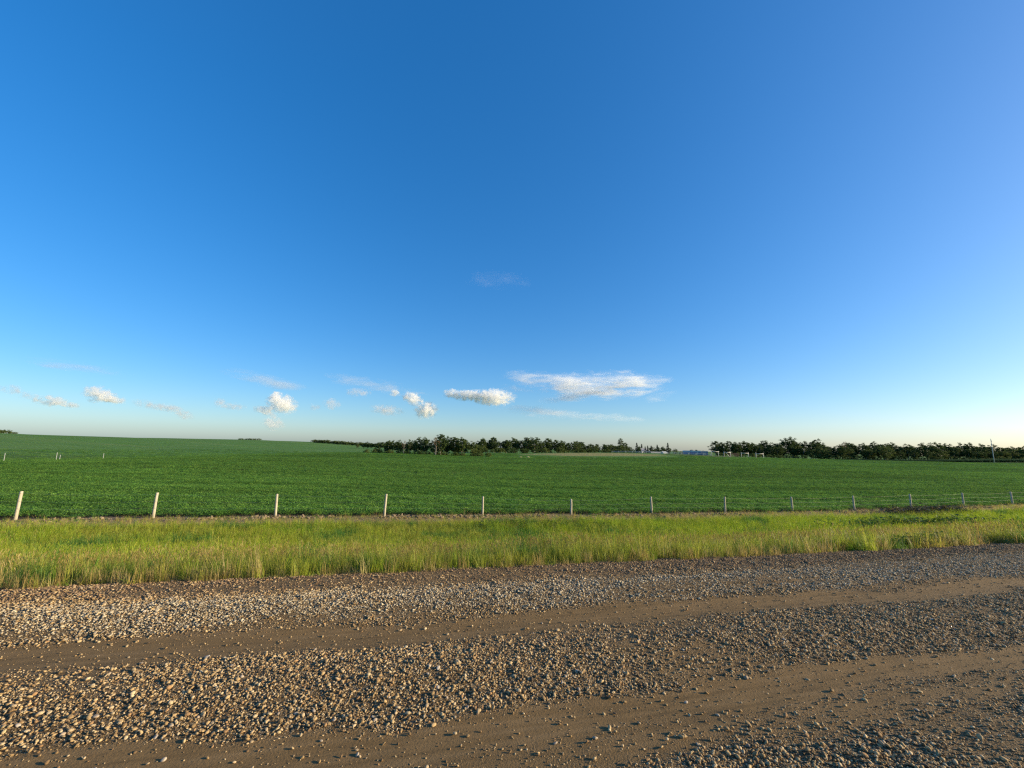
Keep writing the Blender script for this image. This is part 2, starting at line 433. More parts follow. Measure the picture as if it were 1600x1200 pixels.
# the 300 stones that show largest, one by one
lm = [stone_mesh('stone', M_loose, 2, 70+i) for i in range(8)]
u, v = road_points(2600, lambda u, v: .25 + .6*gcover(u, v) - .55*sstep(3.2, 6, v), 1.5, 5.6)
for q in range(min(300, len(u))):
    s_ = float(np.clip(rng.lognormal(math.log(.027), .18), .020, .042))
    x, y = uv2xy(u[q], v[q]); o = link('stone', lm[q % 8], road, (x, y, float(RZ(u[q], v[q])) + s_*.17))
    o.rotation_euler = (rng.normal(0, .3), rng.normal(0, .3), rng.uniform(0, 6.28)); o.scale = (s_*1.1, s_, s_*.9)

# ------------------------------------------------------------------ roadside grass
def blades(n, hmin, hmax, spread, wd, lean, seed, seedhead=0.0, bend=.35):
    r = np.random.default_rng(seed); V = []; F = []
    for q in range(n):
        a = r.uniform(0, 6.283); rr = spread*math.sqrt(r.uniform()); b = np.array([rr*math.cos(a), rr*math.sin(a), -.03])
        h = r.uniform(hmin, hmax); th = r.uniform(0, 6.283); le = abs(r.normal(0, lean))
        d = np.array([math.cos(th), math.sin(th), 0]); sd_ = np.array([-math.sin(th+r.normal(0, .6)), math.cos(th), 0]); sd_ /= np.linalg.norm(sd_)
        w_ = wd*r.uniform(.7, 1.3); base = len(V)
        for t_, ww in ((0, 1), (.45, .85), (.8, .5)):
            c_ = b + np.array([0, 0, h*t_*(1-.12*t_)]) + d*h*(le*t_ + bend*le*t_*t_*2)
            V.append(c_ - sd_*w_*ww/2); V.append(c_ + sd_*w_*ww/2)
        tip = b + np.array([0, 0, h*(1-.12-.1*le)]) + d*h*(le + bend*le*2)
        V.append(tip)
        F += [(base, base+1, base+3, base+2), (base+2, base+3, base+5, base+4), (base+4, base+5, base+6)]
        if r.uniform() < seedhead:                                       # a narrow ear on the tip
            e0 = len(V); up = np.array([d[0]*.35, d[1]*.35, 1.0]); up /= np.linalg.norm(up); L_ = r.uniform(.06, .12); wq = .011
            s2 = np.cross(up, sd_)
            for s__ in (sd_, s2):
                e0 = len(V); V += [tip-up*.02, tip+up*L_*.45+s__*wq*.6, tip+up*L_, tip+up*L_*.45-s__*wq*.6]; F.append((e0, e0+1, e0+2, e0+3))
    return V, F
def grass_mat(name, trans):
    k = NT(name); t = k.attr('tint'); r_ = k.rnd(); p = k.n('ShaderNodeTexCoord').outputs['Object']
    z = k.dot(p, (0, 0, 1))
    cc_ = k.mix(k.math('MULTIPLY', r_, .5), t, k.mix(1.0, t, (1.25, 1.0, .7), 'MULTIPLY'))
    cc_ = k.mix(k.remap(k.noise(p, 14., 2), .45, .7, 0, .35), cc_, k.mix(1.0, t, (.6, .75, .6), 'MULTIPLY'))
    return leafy(name, cc_, k, trans, .5, .3)
M_grass = grass_mat('grass_blade', .45)
M_dry = grass_mat('dry_grass_blade', .35)
gp = []
for i in range(4): V, F = blades(17, .22, .50, .13, .0075, .22, 100+i); gp.append(proto('grass_kind_%d' % i, new_mesh('grass_tuft', V, F, M_grass)))
for i in range(2): V, F = blades(13, .45, .80, .12, .0075, .16, 110+i, .5); gp.append(proto('grass_kind_%d' % (4+i), new_mesh('tall_grass_tuft', V, F, M_grass)))
for i in range(2): V, F = blades(16, .10, .24, .14, .008, .45, 120+i); gp.append(proto('grass_kind_%d' % (6+i), new_mesh('short_grass_tuft', V, F, M_grass)))
for i in range(2): V, F = blades(11, .40, .72, .14, .005, .20, 130+i, .9); gp.append(proto('grass_kind_%d' % (8+i), new_mesh('dry_grass_tuft', V, F, M_dry)))

def verge_points(n, v0=6.3, v1=22.2):
    v = rng.uniform(v0, v1, n); ul = -.95*v - 2.5; ur = 2.35*v + 5
    keep = rng.uniform(0, 1, n) < (ur-ul)/(3.3*v1+7.5)*np.clip(1.7 - v/22, .6, 1)
    v = v[keep]; ul = ul[keep]; ur = ur[keep]; u = ul + rng.uniform(0, 1, len(v))*(ur-ul)
    return u, v
u, v = verge_points(205000)
kp = rng.uniform(0, 1, len(u)) < 1-.5*sstep(20.2, 21, v); u = u[kp]; v = v[kp]
edge = 6.32 + (fbm(u*.9, u*0+1.5, 55, 3)-.5)*1.1
keep = v > edge
u = u[keep]; v = v[keep]; n = len(u); x, y = uv2xy(u, v)
pn = fbm(u*.22, v*.5, 61, 3); pm_ = fbm(u*.8, v*1.1, 63, 3); right = sstep(-6, 22, u)
green = np.array([(.180, .235, .020), (.220, .265, .022), (.140, .200, .020), (.255, .275, .030)])[rng.integers(0, 4, n)]
olive = np.array([(.205, .205, .035), (.170, .180, .028), (.250, .230, .048)])[rng.integers(0, 3, n)]
lush = sstep(10.5, 13.0, v)*sstep(.30, .55, pn+.35*(right-.5))
col = np.where((rng.uniform(0, 1, n) < .25+.75*lush)[:, None], green, olive)
dark = sstep(.60, .72, pm_)[:, None]
col = col*(1-dark) + dark*np.array([(.055, .125, .026)])
dryp = np.exp(-((v-8.7-1.0*right)/(1.3+.6*right))**2)*(.12+.58*right)*(.3+1.3*pm_) + .95*np.exp(-((v-21.3)/.85)**2) + .10*sstep(.6, .75, pn)
dryp = np.where(v < edge[keep]+.25, .62, dryp)
isdry = rng.uniform(0, 1, n) < dryp
drycol = np.array([(.40, .31, .115), (.34, .28, .09), (.46, .37, .15), (.31, .235, .08)])[rng.integers(0, 4, n)]
col = np.where(isdry[:, None], drycol, col*np.array((1.50, 1.62, 1.35)))*rng.uniform(.75, 1.25, (n, 1))
kind = np.where(rng.uniform(0, 1, n) < .20+.25*lush, rng.integers(4, 6, n), rng.integers(0, 4, n))
short = (v < edge[keep]+.3) & (rng.uniform(0, 1, n) < .5) | (v > 20.4) & (rng.uniform(0, 1, n) < .75)
kind = np.where(short, rng.integers(6, 8, n), kind); kind = np.where(isdry & (v < 20) & (v > edge[keep]+.3), rng.integers(8, 10, n), kind)
sc = .60*rng.uniform(.75, 1.15, n)*(.78+.45*fbm(u*.35, v*.6, 71, 3))*(1 - .25*sstep(19, 21, v))
R = np.stack([rng.normal(0, .10, n), rng.normal(0, .10, n), rng.uniform(0, 6.283, n)], 1)
S = np.stack([sc, sc, sc*rng.uniform(.85, 1.15, n)], 1)
zg = np.where(v < 6.9, np.maximum(H(x, y), RZ(u, v)), H(x, y))
scatter('roadside_grass', np.stack([x, y, zg], 1), R, S, kind, col, gp,
        'tall green and straw coloured grass along the gravel road', 'grass')

# broad-leaved weeds at the road's edge and by the fence
def weed_mesh(name, mat, n, h, spread, leaf, seed):
    r = np.random.default_rng(seed); V = []; F = []
    for q in range(n):
        a = r.uniform(0, 6.283); rr = spread*math.sqrt(r.uniform()); z = h*r.uniform(.05, 1)*(1-.5*rr/spread)
        c_ = np.array([rr*math.cos(a), rr*math.sin(a), z]); L_ = leaf*r.uniform(.6, 1.25); W = L_*r.uniform(.35, .5)
        th = r.uniform(0, 6.283); up = r.uniform(-.25, .75)
        d = np.array([math.cos(th), math.sin(th), up]); d /= np.linalg.norm(d); s_ = np.array([-math.sin(th), math.cos(th), r.normal(0, .25)]); b = len(V)
        V += [c_, c_+d*L_*.45+s_*W/2, c_+d*L_ - np.array([0, 0, L_*.18]), c_+d*L_*.45-s_*W/2]; F.append((b, b+1, b+2, b+3))
    return new_mesh(name, V, F, mat)
k = NT('weed_leaf'); M_weed = leafy('weed_leaf', k.mix(k.math('MULTIPLY', k.rnd(), .6), k.attr('tint'), (.05, .10, .02)), k, .3)
wp = [proto('weed_kind_%d' % i, weed_mesh('weed', M_weed, 46, .26, .17, .10, 200+i)) for i in range(3)]
def weed_patch(name, u0, v0, su, sv, n, col, sz, label, cat='weeds'):
    u = rng.normal(u0, su, n); v = rng.normal(v0, sv, n); x, y = uv2xy(u, v)
    z = np.where(v < 6.9, np.maximum(H(x, y), RZ(u, v)), H(x, y)); s_ = sz*rng.uniform(.6, 1.3, n)
    scatter(name, np.stack([x, y, z], 1), np.stack([rng.normal(0, .1, n), rng.normal(0, .1, n), rng.uniform(0, 6.28, n)], 1),
            np.stack([s_, s_, s_*rng.uniform(.8, 1.3, n)], 1), rng.integers(0, 3, n), np.array(col)*rng.uniform(.7, 1.3, (n, 1)), wp, label, cat)
weed_patch('weed_patch', 10.4, 6.75, .75, .12, 60, (.10, .17, .025), .85, 'dark green leafy weeds spilling onto the gravel edge at the right')
weed_patch('weed_patch', 32.5, 20.6, 1.7, .4, 90, (.10, .075, .045), 1.7, 'brownish bushy weeds at the foot of the fence on the right')
weed_patch('weed_patch', 26.5, 17.2, 2.6, .45, 170, (.075, .125, .022), 1.7, 'dark green weed strip crossing the bright grass before the fence')
weed_patch('weed_patch', 6.0, 19.0, 1.6, .5, 80, (.075, .12, .022), 1.3, 'dark weed clump in the grass left of the middle fence post')

# ------------------------------------------------------------------ crop
k = NT('crop_leaf')
t = k.attr('tint'); cc_ = k.mix(k.math('MULTIPLY', k.rnd(), .45), t, k.mix(1.0, t, (1.35, 1.2, .9), 'MULTIPLY'))
M_crop = leafy('crop_leaf', cc_, k, .45, .65, .12)
def crop_mesh(seed, n, rad, h, leaf):
    r = np.random.default_rng(seed); V = []; F = []
    for q in range(n):
        a = r.uniform(0, 6.283); rr = rad*math.sqrt(r.uniform()); z = h*(1-.35*(rr/rad)**2)*(1-abs(r.normal(0, .32)))
        c_ = np.array([rr*math.cos(a), rr*math.sin(a), max(z, .01)]); L_ = leaf*r.uniform(.6, 1.3); W = L_*r.uniform(.45, .7)
        th = r.uniform(0, 6.283); d = np.array([math.cos(th), math.sin(th), r.uniform(-.2, 1.0)]); d /= np.linalg.norm(d)
        s_ = np.array([-math.sin(th), math.cos(th), r.normal(0, .35)]); b = len(V)
        V += [c_, c_+d*L_*.5+s_*W/2, c_+d*L_, c_+d*L_*.5-s_*W/2]; F.append((b, b+1, b+2, b+3))
    return new_mesh('crop_plant', V, F, M_crop)
cp = [proto('crop_kind_%d' % i, crop_mesh(300+i, 90, .31, .27, .056)) for i in range(5)]
def crop_points(n, y0, y1, w_):
    y = np.sqrt(rng.uniform(y0**2, y1**2, n)); x = rng.uniform(-w_, w_, n)*y*1.0
    return x, y
X = []; Y = []; SZ = []
for n, y0, y1, s0 in ((60000, 17, 48, 1.0), (52000, 48, 90, 1.45), (52000, 90, 160, 2.3), (26000, 160, 215, 3.0)):
    x, y = crop_points(n, y0, y1, 1.42)
    X.append(x); Y.append(y); SZ.append(np.full(n, s0)*rng.uniform(.75, 1.25, n))
x = np.concatenate(X); y = np.concatenate(Y); sz = np.concatenate(SZ); u, v = xy2uv(x, y)
vis = (v > 22.4 + (fbm(u*.7, u*0, 81, 3)-.5)*1.2) & (rng.uniform(0, 1, len(x)) > .85*sstep(-60, -112, x)) & (x > -150)
vis &= ~((((x-42)/40)**2 + ((y-202)/24)**2 < .7*fbm(x*.1, y*.2, 95, 3)+.6) | (((x-100)/26)**2 + ((y-216)/9)**2 < 1))
thin = fbm(x*.12, y*.35, 83, 3); vis &= rng.uniform(0, 1, len(x)) < np.where(v < 27, .75+.6*(thin-.4), .98)
x = x[vis]; y = y[vis]; sz = sz[vis]; n = len(x)
base = np.array([(.094, .205, .034), (.112, .226, .037), (.080, .184, .035), (.135, .238, .042)])[rng.integers(0, 4, n)]
tone = 1.15*((.70+.60*fbm(x*.018, y*.05, 85, 3))*(.78+.44*fbm(x*.10, y*.55, 86, 3)))[:, None]
base = base*tone*rng.uniform(.85, 1.2, (n, 1))
zsc = np.minimum(sz, 1.25)*(.62+.75*fbm(x*.16, y*.75, 87, 3))
scatter('field_crop', np.stack([x, y, H(x, y)-.02], 1), np.stack([rng.normal(0, .08, n), rng.normal(0, .08, n), rng.uniform(0, 6.28, n)], 1),
        np.stack([sz, sz, zsc], 1), rng.integers(0, 5, n), base, cp, 'low dark green crop covering the field behind the fence', 'crop')

# tall green growth at the right wood's foot, its shade put into the tint
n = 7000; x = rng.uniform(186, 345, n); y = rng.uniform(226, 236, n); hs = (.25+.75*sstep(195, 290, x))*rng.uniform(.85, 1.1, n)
scatter('tall_shade_tinted_grass', np.stack([x, y, H(x, y)-.05], 1), np.stack([0*x, 0*x, rng.uniform(0, 6.28, n)], 1), np.stack([hs*0+3.0, hs*0+3.0, 6.6*hs], 1),
        rng.integers(0, 5, n), np.array((.034, .070, .034))*rng.uniform(.75, 1.25, (n, 1)), [p.copy() for p in cp], 'tall green grass bank, shade tinted in, along the foot of the right wood', 'grass')

# ------------------------------------------------------------------ wire fence
k = NT('weathered_wood'); p = k.n('ShaderNodeTexCoord').outputs['Object']
g1 = k.noise(k.scale(p, (30, 30, 2.0)), 1.0, 5, .65); g2 = k.noise(k.scale(p, (8, 8, 1.5)), 1.0, 3)
cw = k.ramp(g1, [(.25, (.24, .20, .14)), (.5, (.42, .37, .27)), (.8, (.53, .47, .35))])
M_post = k.done(k.bsdf(k.mix(k.remap(g2, .5, .8, 0, .45), cw, (.27, .24, .20)), .9, .15, k.bump(g1, .5, .01)))
M_wire = plain('galvanised_wire', (.38, .36, .34), .45, .5, .2, 30, .8)
fence = empty('wire_fence', (-20.94, 18.09, 0))
tag(fence, 'wire fence on pale wooden posts between the grass verge and the green field', 'fence')
yb = [815, 814, 813, 812, 808, 809, 806, 805, 803, 801, 797, 793, 791]
tops = [-.44, -.53, -.63, -.67, -.84, -1.02, -.94, -.99, -1.04, -1.01, -.93, -.89, -.84]
lean_x = [.03, .03, -.02, .035, .0, .0, -.02, .02, -.02, .0, .0, .0, -.01]
PTOP = []
for i in range(-2, 16):
    px, py = 4.8734*i, 1.118*i
    gx, gy = px-20.94, py+18.09; gz = float(H(gx, gy))
    zt = tops[i] if 0 <= i < 13 else gz + 1.08
    lx = lean_x[i] if 0 <= i < 13 else 0.0
    r = np.random.default_rng(500+i); rad = .058 if i in (0, 1, 2, 3) else .055
    m = MB(); hgt = zt - gz; bx = -.0
    pts = [(px - lx*.3, py, gz-.25), (px+lx*.2, py, gz+hgt*.35), (px+lx*.7+r.normal(0, .006), py+r.normal(0, .006), gz+hgt*.7), (px+lx, py, zt-.02), (px+lx, py, zt)]
    m.tube(pts, [rad*1.08, rad*1.02, rad*.97, rad*.94, rad*.80], 12)
    po = m.build('post', M_post, fence, True)
    PTOP.append((px+lx, py, zt, gz))
for frac in (.93, .66, .40):
    m = MB()
    for a, b in zip(PTOP, PTOP[1:]):
        pts = []
        for s_ in np.linspace(0, 1, 6):
            za = a[3]+(a[2]-a[3])*frac; zb = b[3]+(b[2]-b[3])*frac
            pts.append((a[0]+(b[0]-a[0])*s_, a[1]+(b[1]-a[1])*s_-.062, za+(zb-za)*s_ - .05*4*s_*(1-s_)))
        m.tube(pts, [.0022]*6, 4, False)
    m.build('wire', M_wire, fence)

# dead brown trash and clods along the fence foot
k = NT('clod'); M_clod = k.done(k.bsdf(k.mix(k.noise(k.n('ShaderNodeTexCoord').outputs['Object'], 3, 4), (.14, .10, .06), k.attr('tint')), .95, .1))
clods = [proto('clod_kind_%d' % i, stone_mesh('clod_kind', M_clod, 2, 90+i)) for i in range(4)]
n = 2600; u = rng.uniform(-26, 40, n); v = rng.normal(22.0, .28, n); kp = fbm(u*.35, v*.4, 91, 3) > .44; u = u[kp]; v = v[kp]; n = len(u); x, y = uv2xy(u, v)
s_ = rng.uniform(.05, .20, n)
scatter('soil_clods', np.stack([x, y, H(x, y)+s_*.1], 1), rng.normal(0, .5, (n, 3)), np.stack([s_*1.4, s_, s_*.7], 1), rng.integers(0, 4, n),
        np.array((.30, .23, .15))*rng.uniform(.5, 1.25, (n, 1)), clods, 'brown soil clods and trash along the field edge by the fence', 'soil')

# ------------------------------------------------------------------ trees
def foliage(name, dark, light, trans=.25):
    k = NT(name); r_ = k.rnd(); p = k.n('ShaderNodeTexCoord').outputs['Object']
    nz = k.noise(p, .9, 3)
    c_ = k.mix(k.remap(nz, .35, .65), dark, light)
    c_ = k.mix(k.math('MULTIPLY', r_, .55), c_, k.mix(1.0, c_, (1.5, 1.3, .9), 'MULTIPLY'))
    return leafy(name, c_, k, trans, .7, .12)
M_leaf = foliage('aspen_leaves', (.036, .062, .018), (.066, .100, .026))
M_leaf2 = foliage('willow_leaves', (.060, .090, .024), (.100, .130, .036))
M_spruce = foliage('spruce_needles', (.018, .036, .020), (.034, .058, .030), .1)
M_bare = foliage('brown_dying_leaves', (.11, .075, .045), (.17, .12, .07), .2)
M_bark = plain('aspen_bark', (.34, .31, .26), .9, .1, .35, 5)
M_dbark = plain('dark_bark', (.12, .095, .07), .9, .1, .3, 5)
def crown_mesh(name, seed, h, rad, base, nclump, nleaf, leaf, mat, shape='round'):
    """many small leaf faces gathered in uneven clumps"""
    r = np.random.default_rng(seed); V = []; F = []; cl = []
    lob = r.uniform(.7, 1.15, 8)
    for q in range(nclump):
        if shape == 'spruce':
            t_ = r.uniform(0, 1)**.8; z = base + (h-base)*t_; a = r.uniform(0, 6.283)
            rr = rad*(1-t_)**.85*r.uniform(.35, 1.05) + .04; cl.append((rr*math.cos(a), rr*math.sin(a), z - rr*.25, .22+.35*(1-t_)))
        else:
            d = r.normal(size=3); d /= np.linalg.norm(d); q_ = r.uniform(.25, 1)**.55
            a = math.atan2(d[1], d[0]); lf = lob[int((a+math.pi)/(2*math.pi)*7.999)]
            zc = (base+h)/2; hz = (h-base)/2
            wid = 1.0 if shape == 'round' else .75+.4*(1-abs(d[2]))
            cl.append((d[0]*rad*q_*lf*wid, d[1]*rad*q_*lf*wid, zc+d[2]*hz*q_*(1 if d[2] < 0 else r.uniform(.82, 1.1)), r.uniform(.35, .75)*rad*.42))
    for cx, cy, cz, cr in cl:
        for q in range(nleaf):
            d = r.normal(size=3); d /= np.linalg.norm(d)
            c_ = np.array([cx, cy, cz]) + d*cr*r.uniform(.3, 1)*np.array([1, 1, .75])
            n_ = d*.6 + r.normal(size=3)*.6; n_ /= np.linalg.norm(n_); a_ = np.cross(n_, (0, 0, 1.0)); a_ /= (np.linalg.norm(a_)+1e-6); b_ = np.cross(n_, a_)
            L_ = leaf*r.uniform(.6, 1.3); b = len(V)
            V += [c_+a_*L_*.6, c_+b_*L_*.45, c_-a_*L_*.6, c_-b_*L_*.45]; F.append((b, b+1, b+2, b+3))
    return new_mesh(name, V, F, mat)
def trunk_mesh(name, seed, h, r0, mat, limbs=7, top=.8, start=.3):
    r = np.random.default_rng(seed); m = MB(); pts = []; rad = []
    bend = r.normal(0, .05, 2)*h
    for t_ in np.linspace(0, 1, 7):
        pts.append((bend[0]*t_*t_ + r.normal(0, .03), bend[1]*t_*t_+r.normal(0, .03), -.3+(h*top+.3)*t_)); rad.append(r0*(1-.8*t_))
    m.tube(pts, rad, 7)
    for q in range(limbs):
        t_ = r.uniform(start, .95); b = np.array(pts[int(t_*6)]); a = r.uniform(0, 6.283); L_ = h*r.uniform(.14, .28)*(1.1-t_*.5)
        e = b + np.array([math.cos(a)*L_, math.sin(a)*L_, L_*r.uniform(.6, 1.1)]); mid = (b+e)/2 + np.array([0, 0, -.08*L_])
        m.tube([b, mid, e], [r0*.38*(1.1-t_), r0*.25*(1.1-t_), r0*.08], 5)
    return m.mesh(name, mat, True)
KINDS = {}
for i in range(6): KINDS['aspen', i] = (crown_mesh('crown', 600+i, 9, 2.3+.25*(i % 3), .9+.5*(i % 2), 105, 26, .31, M_leaf, 'tall' if i % 2 else 'round'), trunk_mesh('trunk', 620+i, 9, .15, M_bark))
for i in range(3): KINDS['willow', i] = (crown_mesh('crown', 640+i, 6, 2.7, .3, 70, 26, .27, M_leaf2), trunk_mesh('trunk', 650+i, 6, .12, M_dbark, 8, .75, .1))
for i in range(3): KINDS['bush', i] = (crown_mesh('crown', 660+i, 3, 2.0, -.3, 45, 24, .24, M_leaf2 if i else M_leaf), trunk_mesh('trunk', 665+i, 3, .07, M_dbark, 8, .7, .05))
for i in range(3): KINDS['spruce', i] = (crown_mesh('crown', 670+i, 11, 2.1, .4, 170, 14, .26, M_spruce, 'spruce'), trunk_mesh('trunk', 675+i, 11, .17, M_dbark, 4, .97))
KINDS['poplar', 0] = (crown_mesh('crown', 680, 12, 2.3, 1.5, 120, 26, .32, M_leaf2, 'tall'), trunk_mesh('trunk', 681, 12, .18, M_bark, 10, .93))
KINDS['dying', 0] = (crown_mesh('crown', 685, 9.5, 2.0, 3.5, 30, 10, .26, M_bare), trunk_mesh('trunk', 686, 9.5, .17, M_bark, 16, .93, .25))
NAMES = {'aspen': 'aspen_tree', 'willow': 'willow_tree', 'bush': 'bush', 'spruce': 'spruce_tree', 'poplar': 'poplar_tree', 'dying': 'dying_tree'}
HT = {'aspen': 9, 'willow': 6, 'bush': 3, 'spruce': 11, 'poplar': 12, 'dying': 9.5}
def tree(kind, x, y, h, label, group=None, wide=1.0):
    i = random.choice([q for (kk, q) in KINDS if kk == kind]); cm, tm = KINDS[kind, i]
    e = empty(NAMES[kind], (x, y, float(H(x, y))), random.uniform(0, 6.283)); s_ = h/HT[kind]
    e.scale = (s_*wide, s_*wide, s_)
    tag(e, label, 'bush' if kind == 'bush' else 'tree', group)
    link('trunk', tm, e); link('crown', cm, e); return e
def row(t0, t1, d0, d1, step, hfun, kinds, label, group, jit=.4, wide=(1.0, 1.35), djit=3.0, segs=None):
    """a row of single trees from bearing t0 to t1 (x/y), at d0..d1 metres"""
    x0, x1 = t0*d0, t1*d1; n = max(1, int(math.hypot(x1-x0, d1-d0)/step))
    for q in range(n):
        f_ = (q+.5+random.uniform(-jit, jit))/n; d = d0+(d1-d0)*f_ + random.uniform(-djit, djit); t_ = t0+(t1-t0)*f_
        kd = random.choice(kinds); hh_ = hfun(t_)*random.uniform(.76, 1.18)
        if kd == 'bush': hh_ *= .42
        lb, gr_ = label[kd], group[kd]
        if segs:
            sg = next(s_ for b_, s_ in segs if t_ < brg(b_)); lb = lb + ' ' + sg; gr_ = gr_ + ' ' + sg
        tree(kd, t_*d, d, hh_, lb, gr_, random.uniform(*wide))
def ip(xs_, ys_): return lambda t_: float(np.interp(t_, xs_, ys_))
# bearing of a photo column (the horizon there), used only to lay the woods out on the map
def brg(px): return (px-800)/648.0

# clump ahead
SA_ = [(630, 'at the low left end'), (672, 'left of the half-bare tree'), (700, 'beside the half-bare tree'), (730, 'just right of the half-bare tree'), (9999, 'at the right end')]
LA = {'aspen': 'dark leafy tree of the near field clump', 'willow': 'paler low tree of the near field clump', 'bush': 'low bush under the near field clump'}
GA = {'aspen': 'leafy trees of the near clump', 'willow': 'pale low trees of the near clump', 'bush': 'bushes of the near clump'}
hA = ip([brg(570), brg(600), brg(640), brg(690), brg(720), brg(760)], [3.0, 5.2, 5.8, 7.4, 7.0, 4.5])
row(brg(588), brg(755), 172, 172, 2.6, hA, ['aspen'], LA, GA, wide=(1., 1.3), segs=SA_)
row(brg(598), brg(745), 166, 166, 3.0, hA, ['aspen', 'aspen', 'aspen', 'willow'], LA, GA, wide=(.8, 1.15), segs=SA_)
row(brg(572), brg(770), 162, 162, 2.3, ip([-1, 1], [4.2, 4.2]), ['bush'], LA, GA, wide=(1.0, 1.5), segs=SA_)
tree('dying', brg(683)*161, 161, 7.4, 'half-bare brownish tree with pale limbs in the near clump', None, 1.0)
tree('dying', brg(633)*161, 161, 5.6, 'thin bare-topped pale tree left of centre in the near clump', None, .7)
# farther belt behind and right of the clump
SB = [(795, 'next to the near clump'), (845, 'behind the two straw heaps'), (905, 'above the left end of the stubble'), (9999, 'above the stubble next to the farmyard')]
LB = {'aspen': 'dark tree in the far belt', 'willow': 'rounded paler tree in the far belt', 'bush': 'low bush under the far belt'}
GB = {'aspen': 'trees of the long belt ahead', 'willow': 'paler trees of the long belt ahead', 'bush': 'bushes before the long belt'}
hB = ip([brg(740), brg(790), brg(825), brg(900), brg(940), brg(1000)], [8.2, 9.0, 10.2, 8.4, 7.0, 7.5])
row(brg(742), brg(985), 265, 300, 4.2, hB, ['aspen'], LB, GB, wide=(1.1, 1.5), segs=SB)
row(brg(750), brg(985), 255, 288, 5.0, hB, ['aspen', 'aspen', 'willow'], LB, GB, wide=(1., 1.4), segs=SB)
row(brg(745), brg(985), 246, 278, 4.2, ip([-1, 1], [8.5, 8.5]), ['bush'], LB, GB, wide=(1.0, 1.6), segs=SB)
# farmyard trees
LY = {'aspen': 'leafy yard tree beside the farm buildings', 'willow': 'paler leafy yard tree beside the farm buildings', 'bush': 'bush beside the farm buildings'}
GY_ = {'aspen': 'leafy farmyard trees', 'willow': 'pale farmyard trees', 'bush': 'farmyard bushes'}
tree('poplar', brg(972)*300, 300, 12.5, 'tall pale poplar rising above the farmyard trees')
for px, h_, d, lb in ((946, 7.6, 300, 'narrow dark spruce at the end of the long tree belt'), (997, 9.4, 315, 'dark spruce just left of the pale farmhouse'), (1004.5, 8.6, 318, 'slender spruce rising behind the pale farmhouse'),
                  (1014, 7.0, 300, 'spruce left of the pair before the low shed'), (1010, 6.6, 306, 'short spruce standing right before the pale farmhouse'), (1019.5, 7.2, 303, 'spruce right of the pair before the low shed'), (1029, 8.2, 312, 'spruce with a broad foot behind the low shed'), (1045.5, 9.6, 314, 'thin tall spruce right of the low shed')):
    tree('spruce', brg(px)*d, d, h_, lb, None, 1.25)
row(brg(955), brg(1001), 306, 312, 4.0, ip([0, 1], [6.3, 6.3]), ['aspen'], LY, GY_)
row(brg(990), brg(1052), 330, 330, 3.6, ip([0, 1], [6.4, 6.4]), ['aspen'], {'aspen': 'leafy yard tree behind the farmhouse and sheds'}, {'aspen': 'trees behind the farm buildings'}, wide=(1.2, 1.6))
row(brg(986), brg(1030), 300, 300, 3.4, ip([0, 1], [7, 7]), ['bush'], LY, GY_)
row(brg(1034), brg(1048), 312, 312, 3.4, ip([0, 1], [6.6, 6.6]), ['aspen'], LY, GY_)
row(brg(1055), brg(1072), 300, 300, 3.2, ip([0, 1], [4.6, 4.6]), ['willow', 'aspen'], LY, GY_)
row(brg(1072), brg(1112), 420, 420, 6.5, ip([0, 1], [5.2, 5.2]), ['aspen'], {'aspen': 'distant low tree behind the blue sheds'}, {'aspen': 'distant trees behind the blue sheds'})
# the wood on the right
SR = [(1155, 'behind the left timber frames'), (1205, 'behind the right timber frames'), (1270, 'in the tallest part of the wood'), (1320, 'left of the thin bare-topped tree'), (1375, 'left of the broad pale tree'), (1430, 'just right of the broad pale tree'), (1500, 'halfway to the utility pole'), (1565, 'around the utility pole'), (9999, 'at the right edge')]
LR = {'aspen': 'dark leafy tree of the right wood', 'willow': 'paler green edge tree of the right wood', 'bush': 'low bush under the right wood'}
GR = {'aspen': 'trees massed in the right wood', 'willow': 'pale edge trees of the right wood', 'bush': 'bushes along the right wood'}
hR = ip([brg(1112), brg(1130), brg(1190), brg(1260), brg(1300), brg(1360), brg(1420), brg(1600)], [8.0, 9.4, 11.6, 12.0, 10.2, 9.6, 10.0, 9.2])
row(brg(1116), brg(1690), 262, 262, 4.0, hR, ['aspen'], LR, GR, .25, wide=(1.1, 1.45), segs=SR)
row(brg(1118), brg(1690), 252, 252, 4.4, ip([-1, 2], [9.0, 9.0]), ['aspen'], LR, GR, wide=(1.1, 1.45), segs=SR)
row(brg(1260), brg(1680), 244, 246, 6.0, ip([-1, 2], [7.0, 7.0]), ['aspen', 'willow', 'willow'], LR, GR, wide=(1., 1.4), segs=SR)
row(brg(1118), brg(1680), 243, 243, 4.6, ip([-1, 2], [6.5, 6.5]), ['bush'], LR, GR, wide=(1.0, 1.6), segs=SR)
tree('dying', brg(1322)*250, 250, 11.4, 'thin bare-topped tree sticking out above the right wood', None, .9)
tree('willow', brg(1386)*240, 240, 8.6, 'broad lighter green tree standing out before the right wood', None, 1.0)
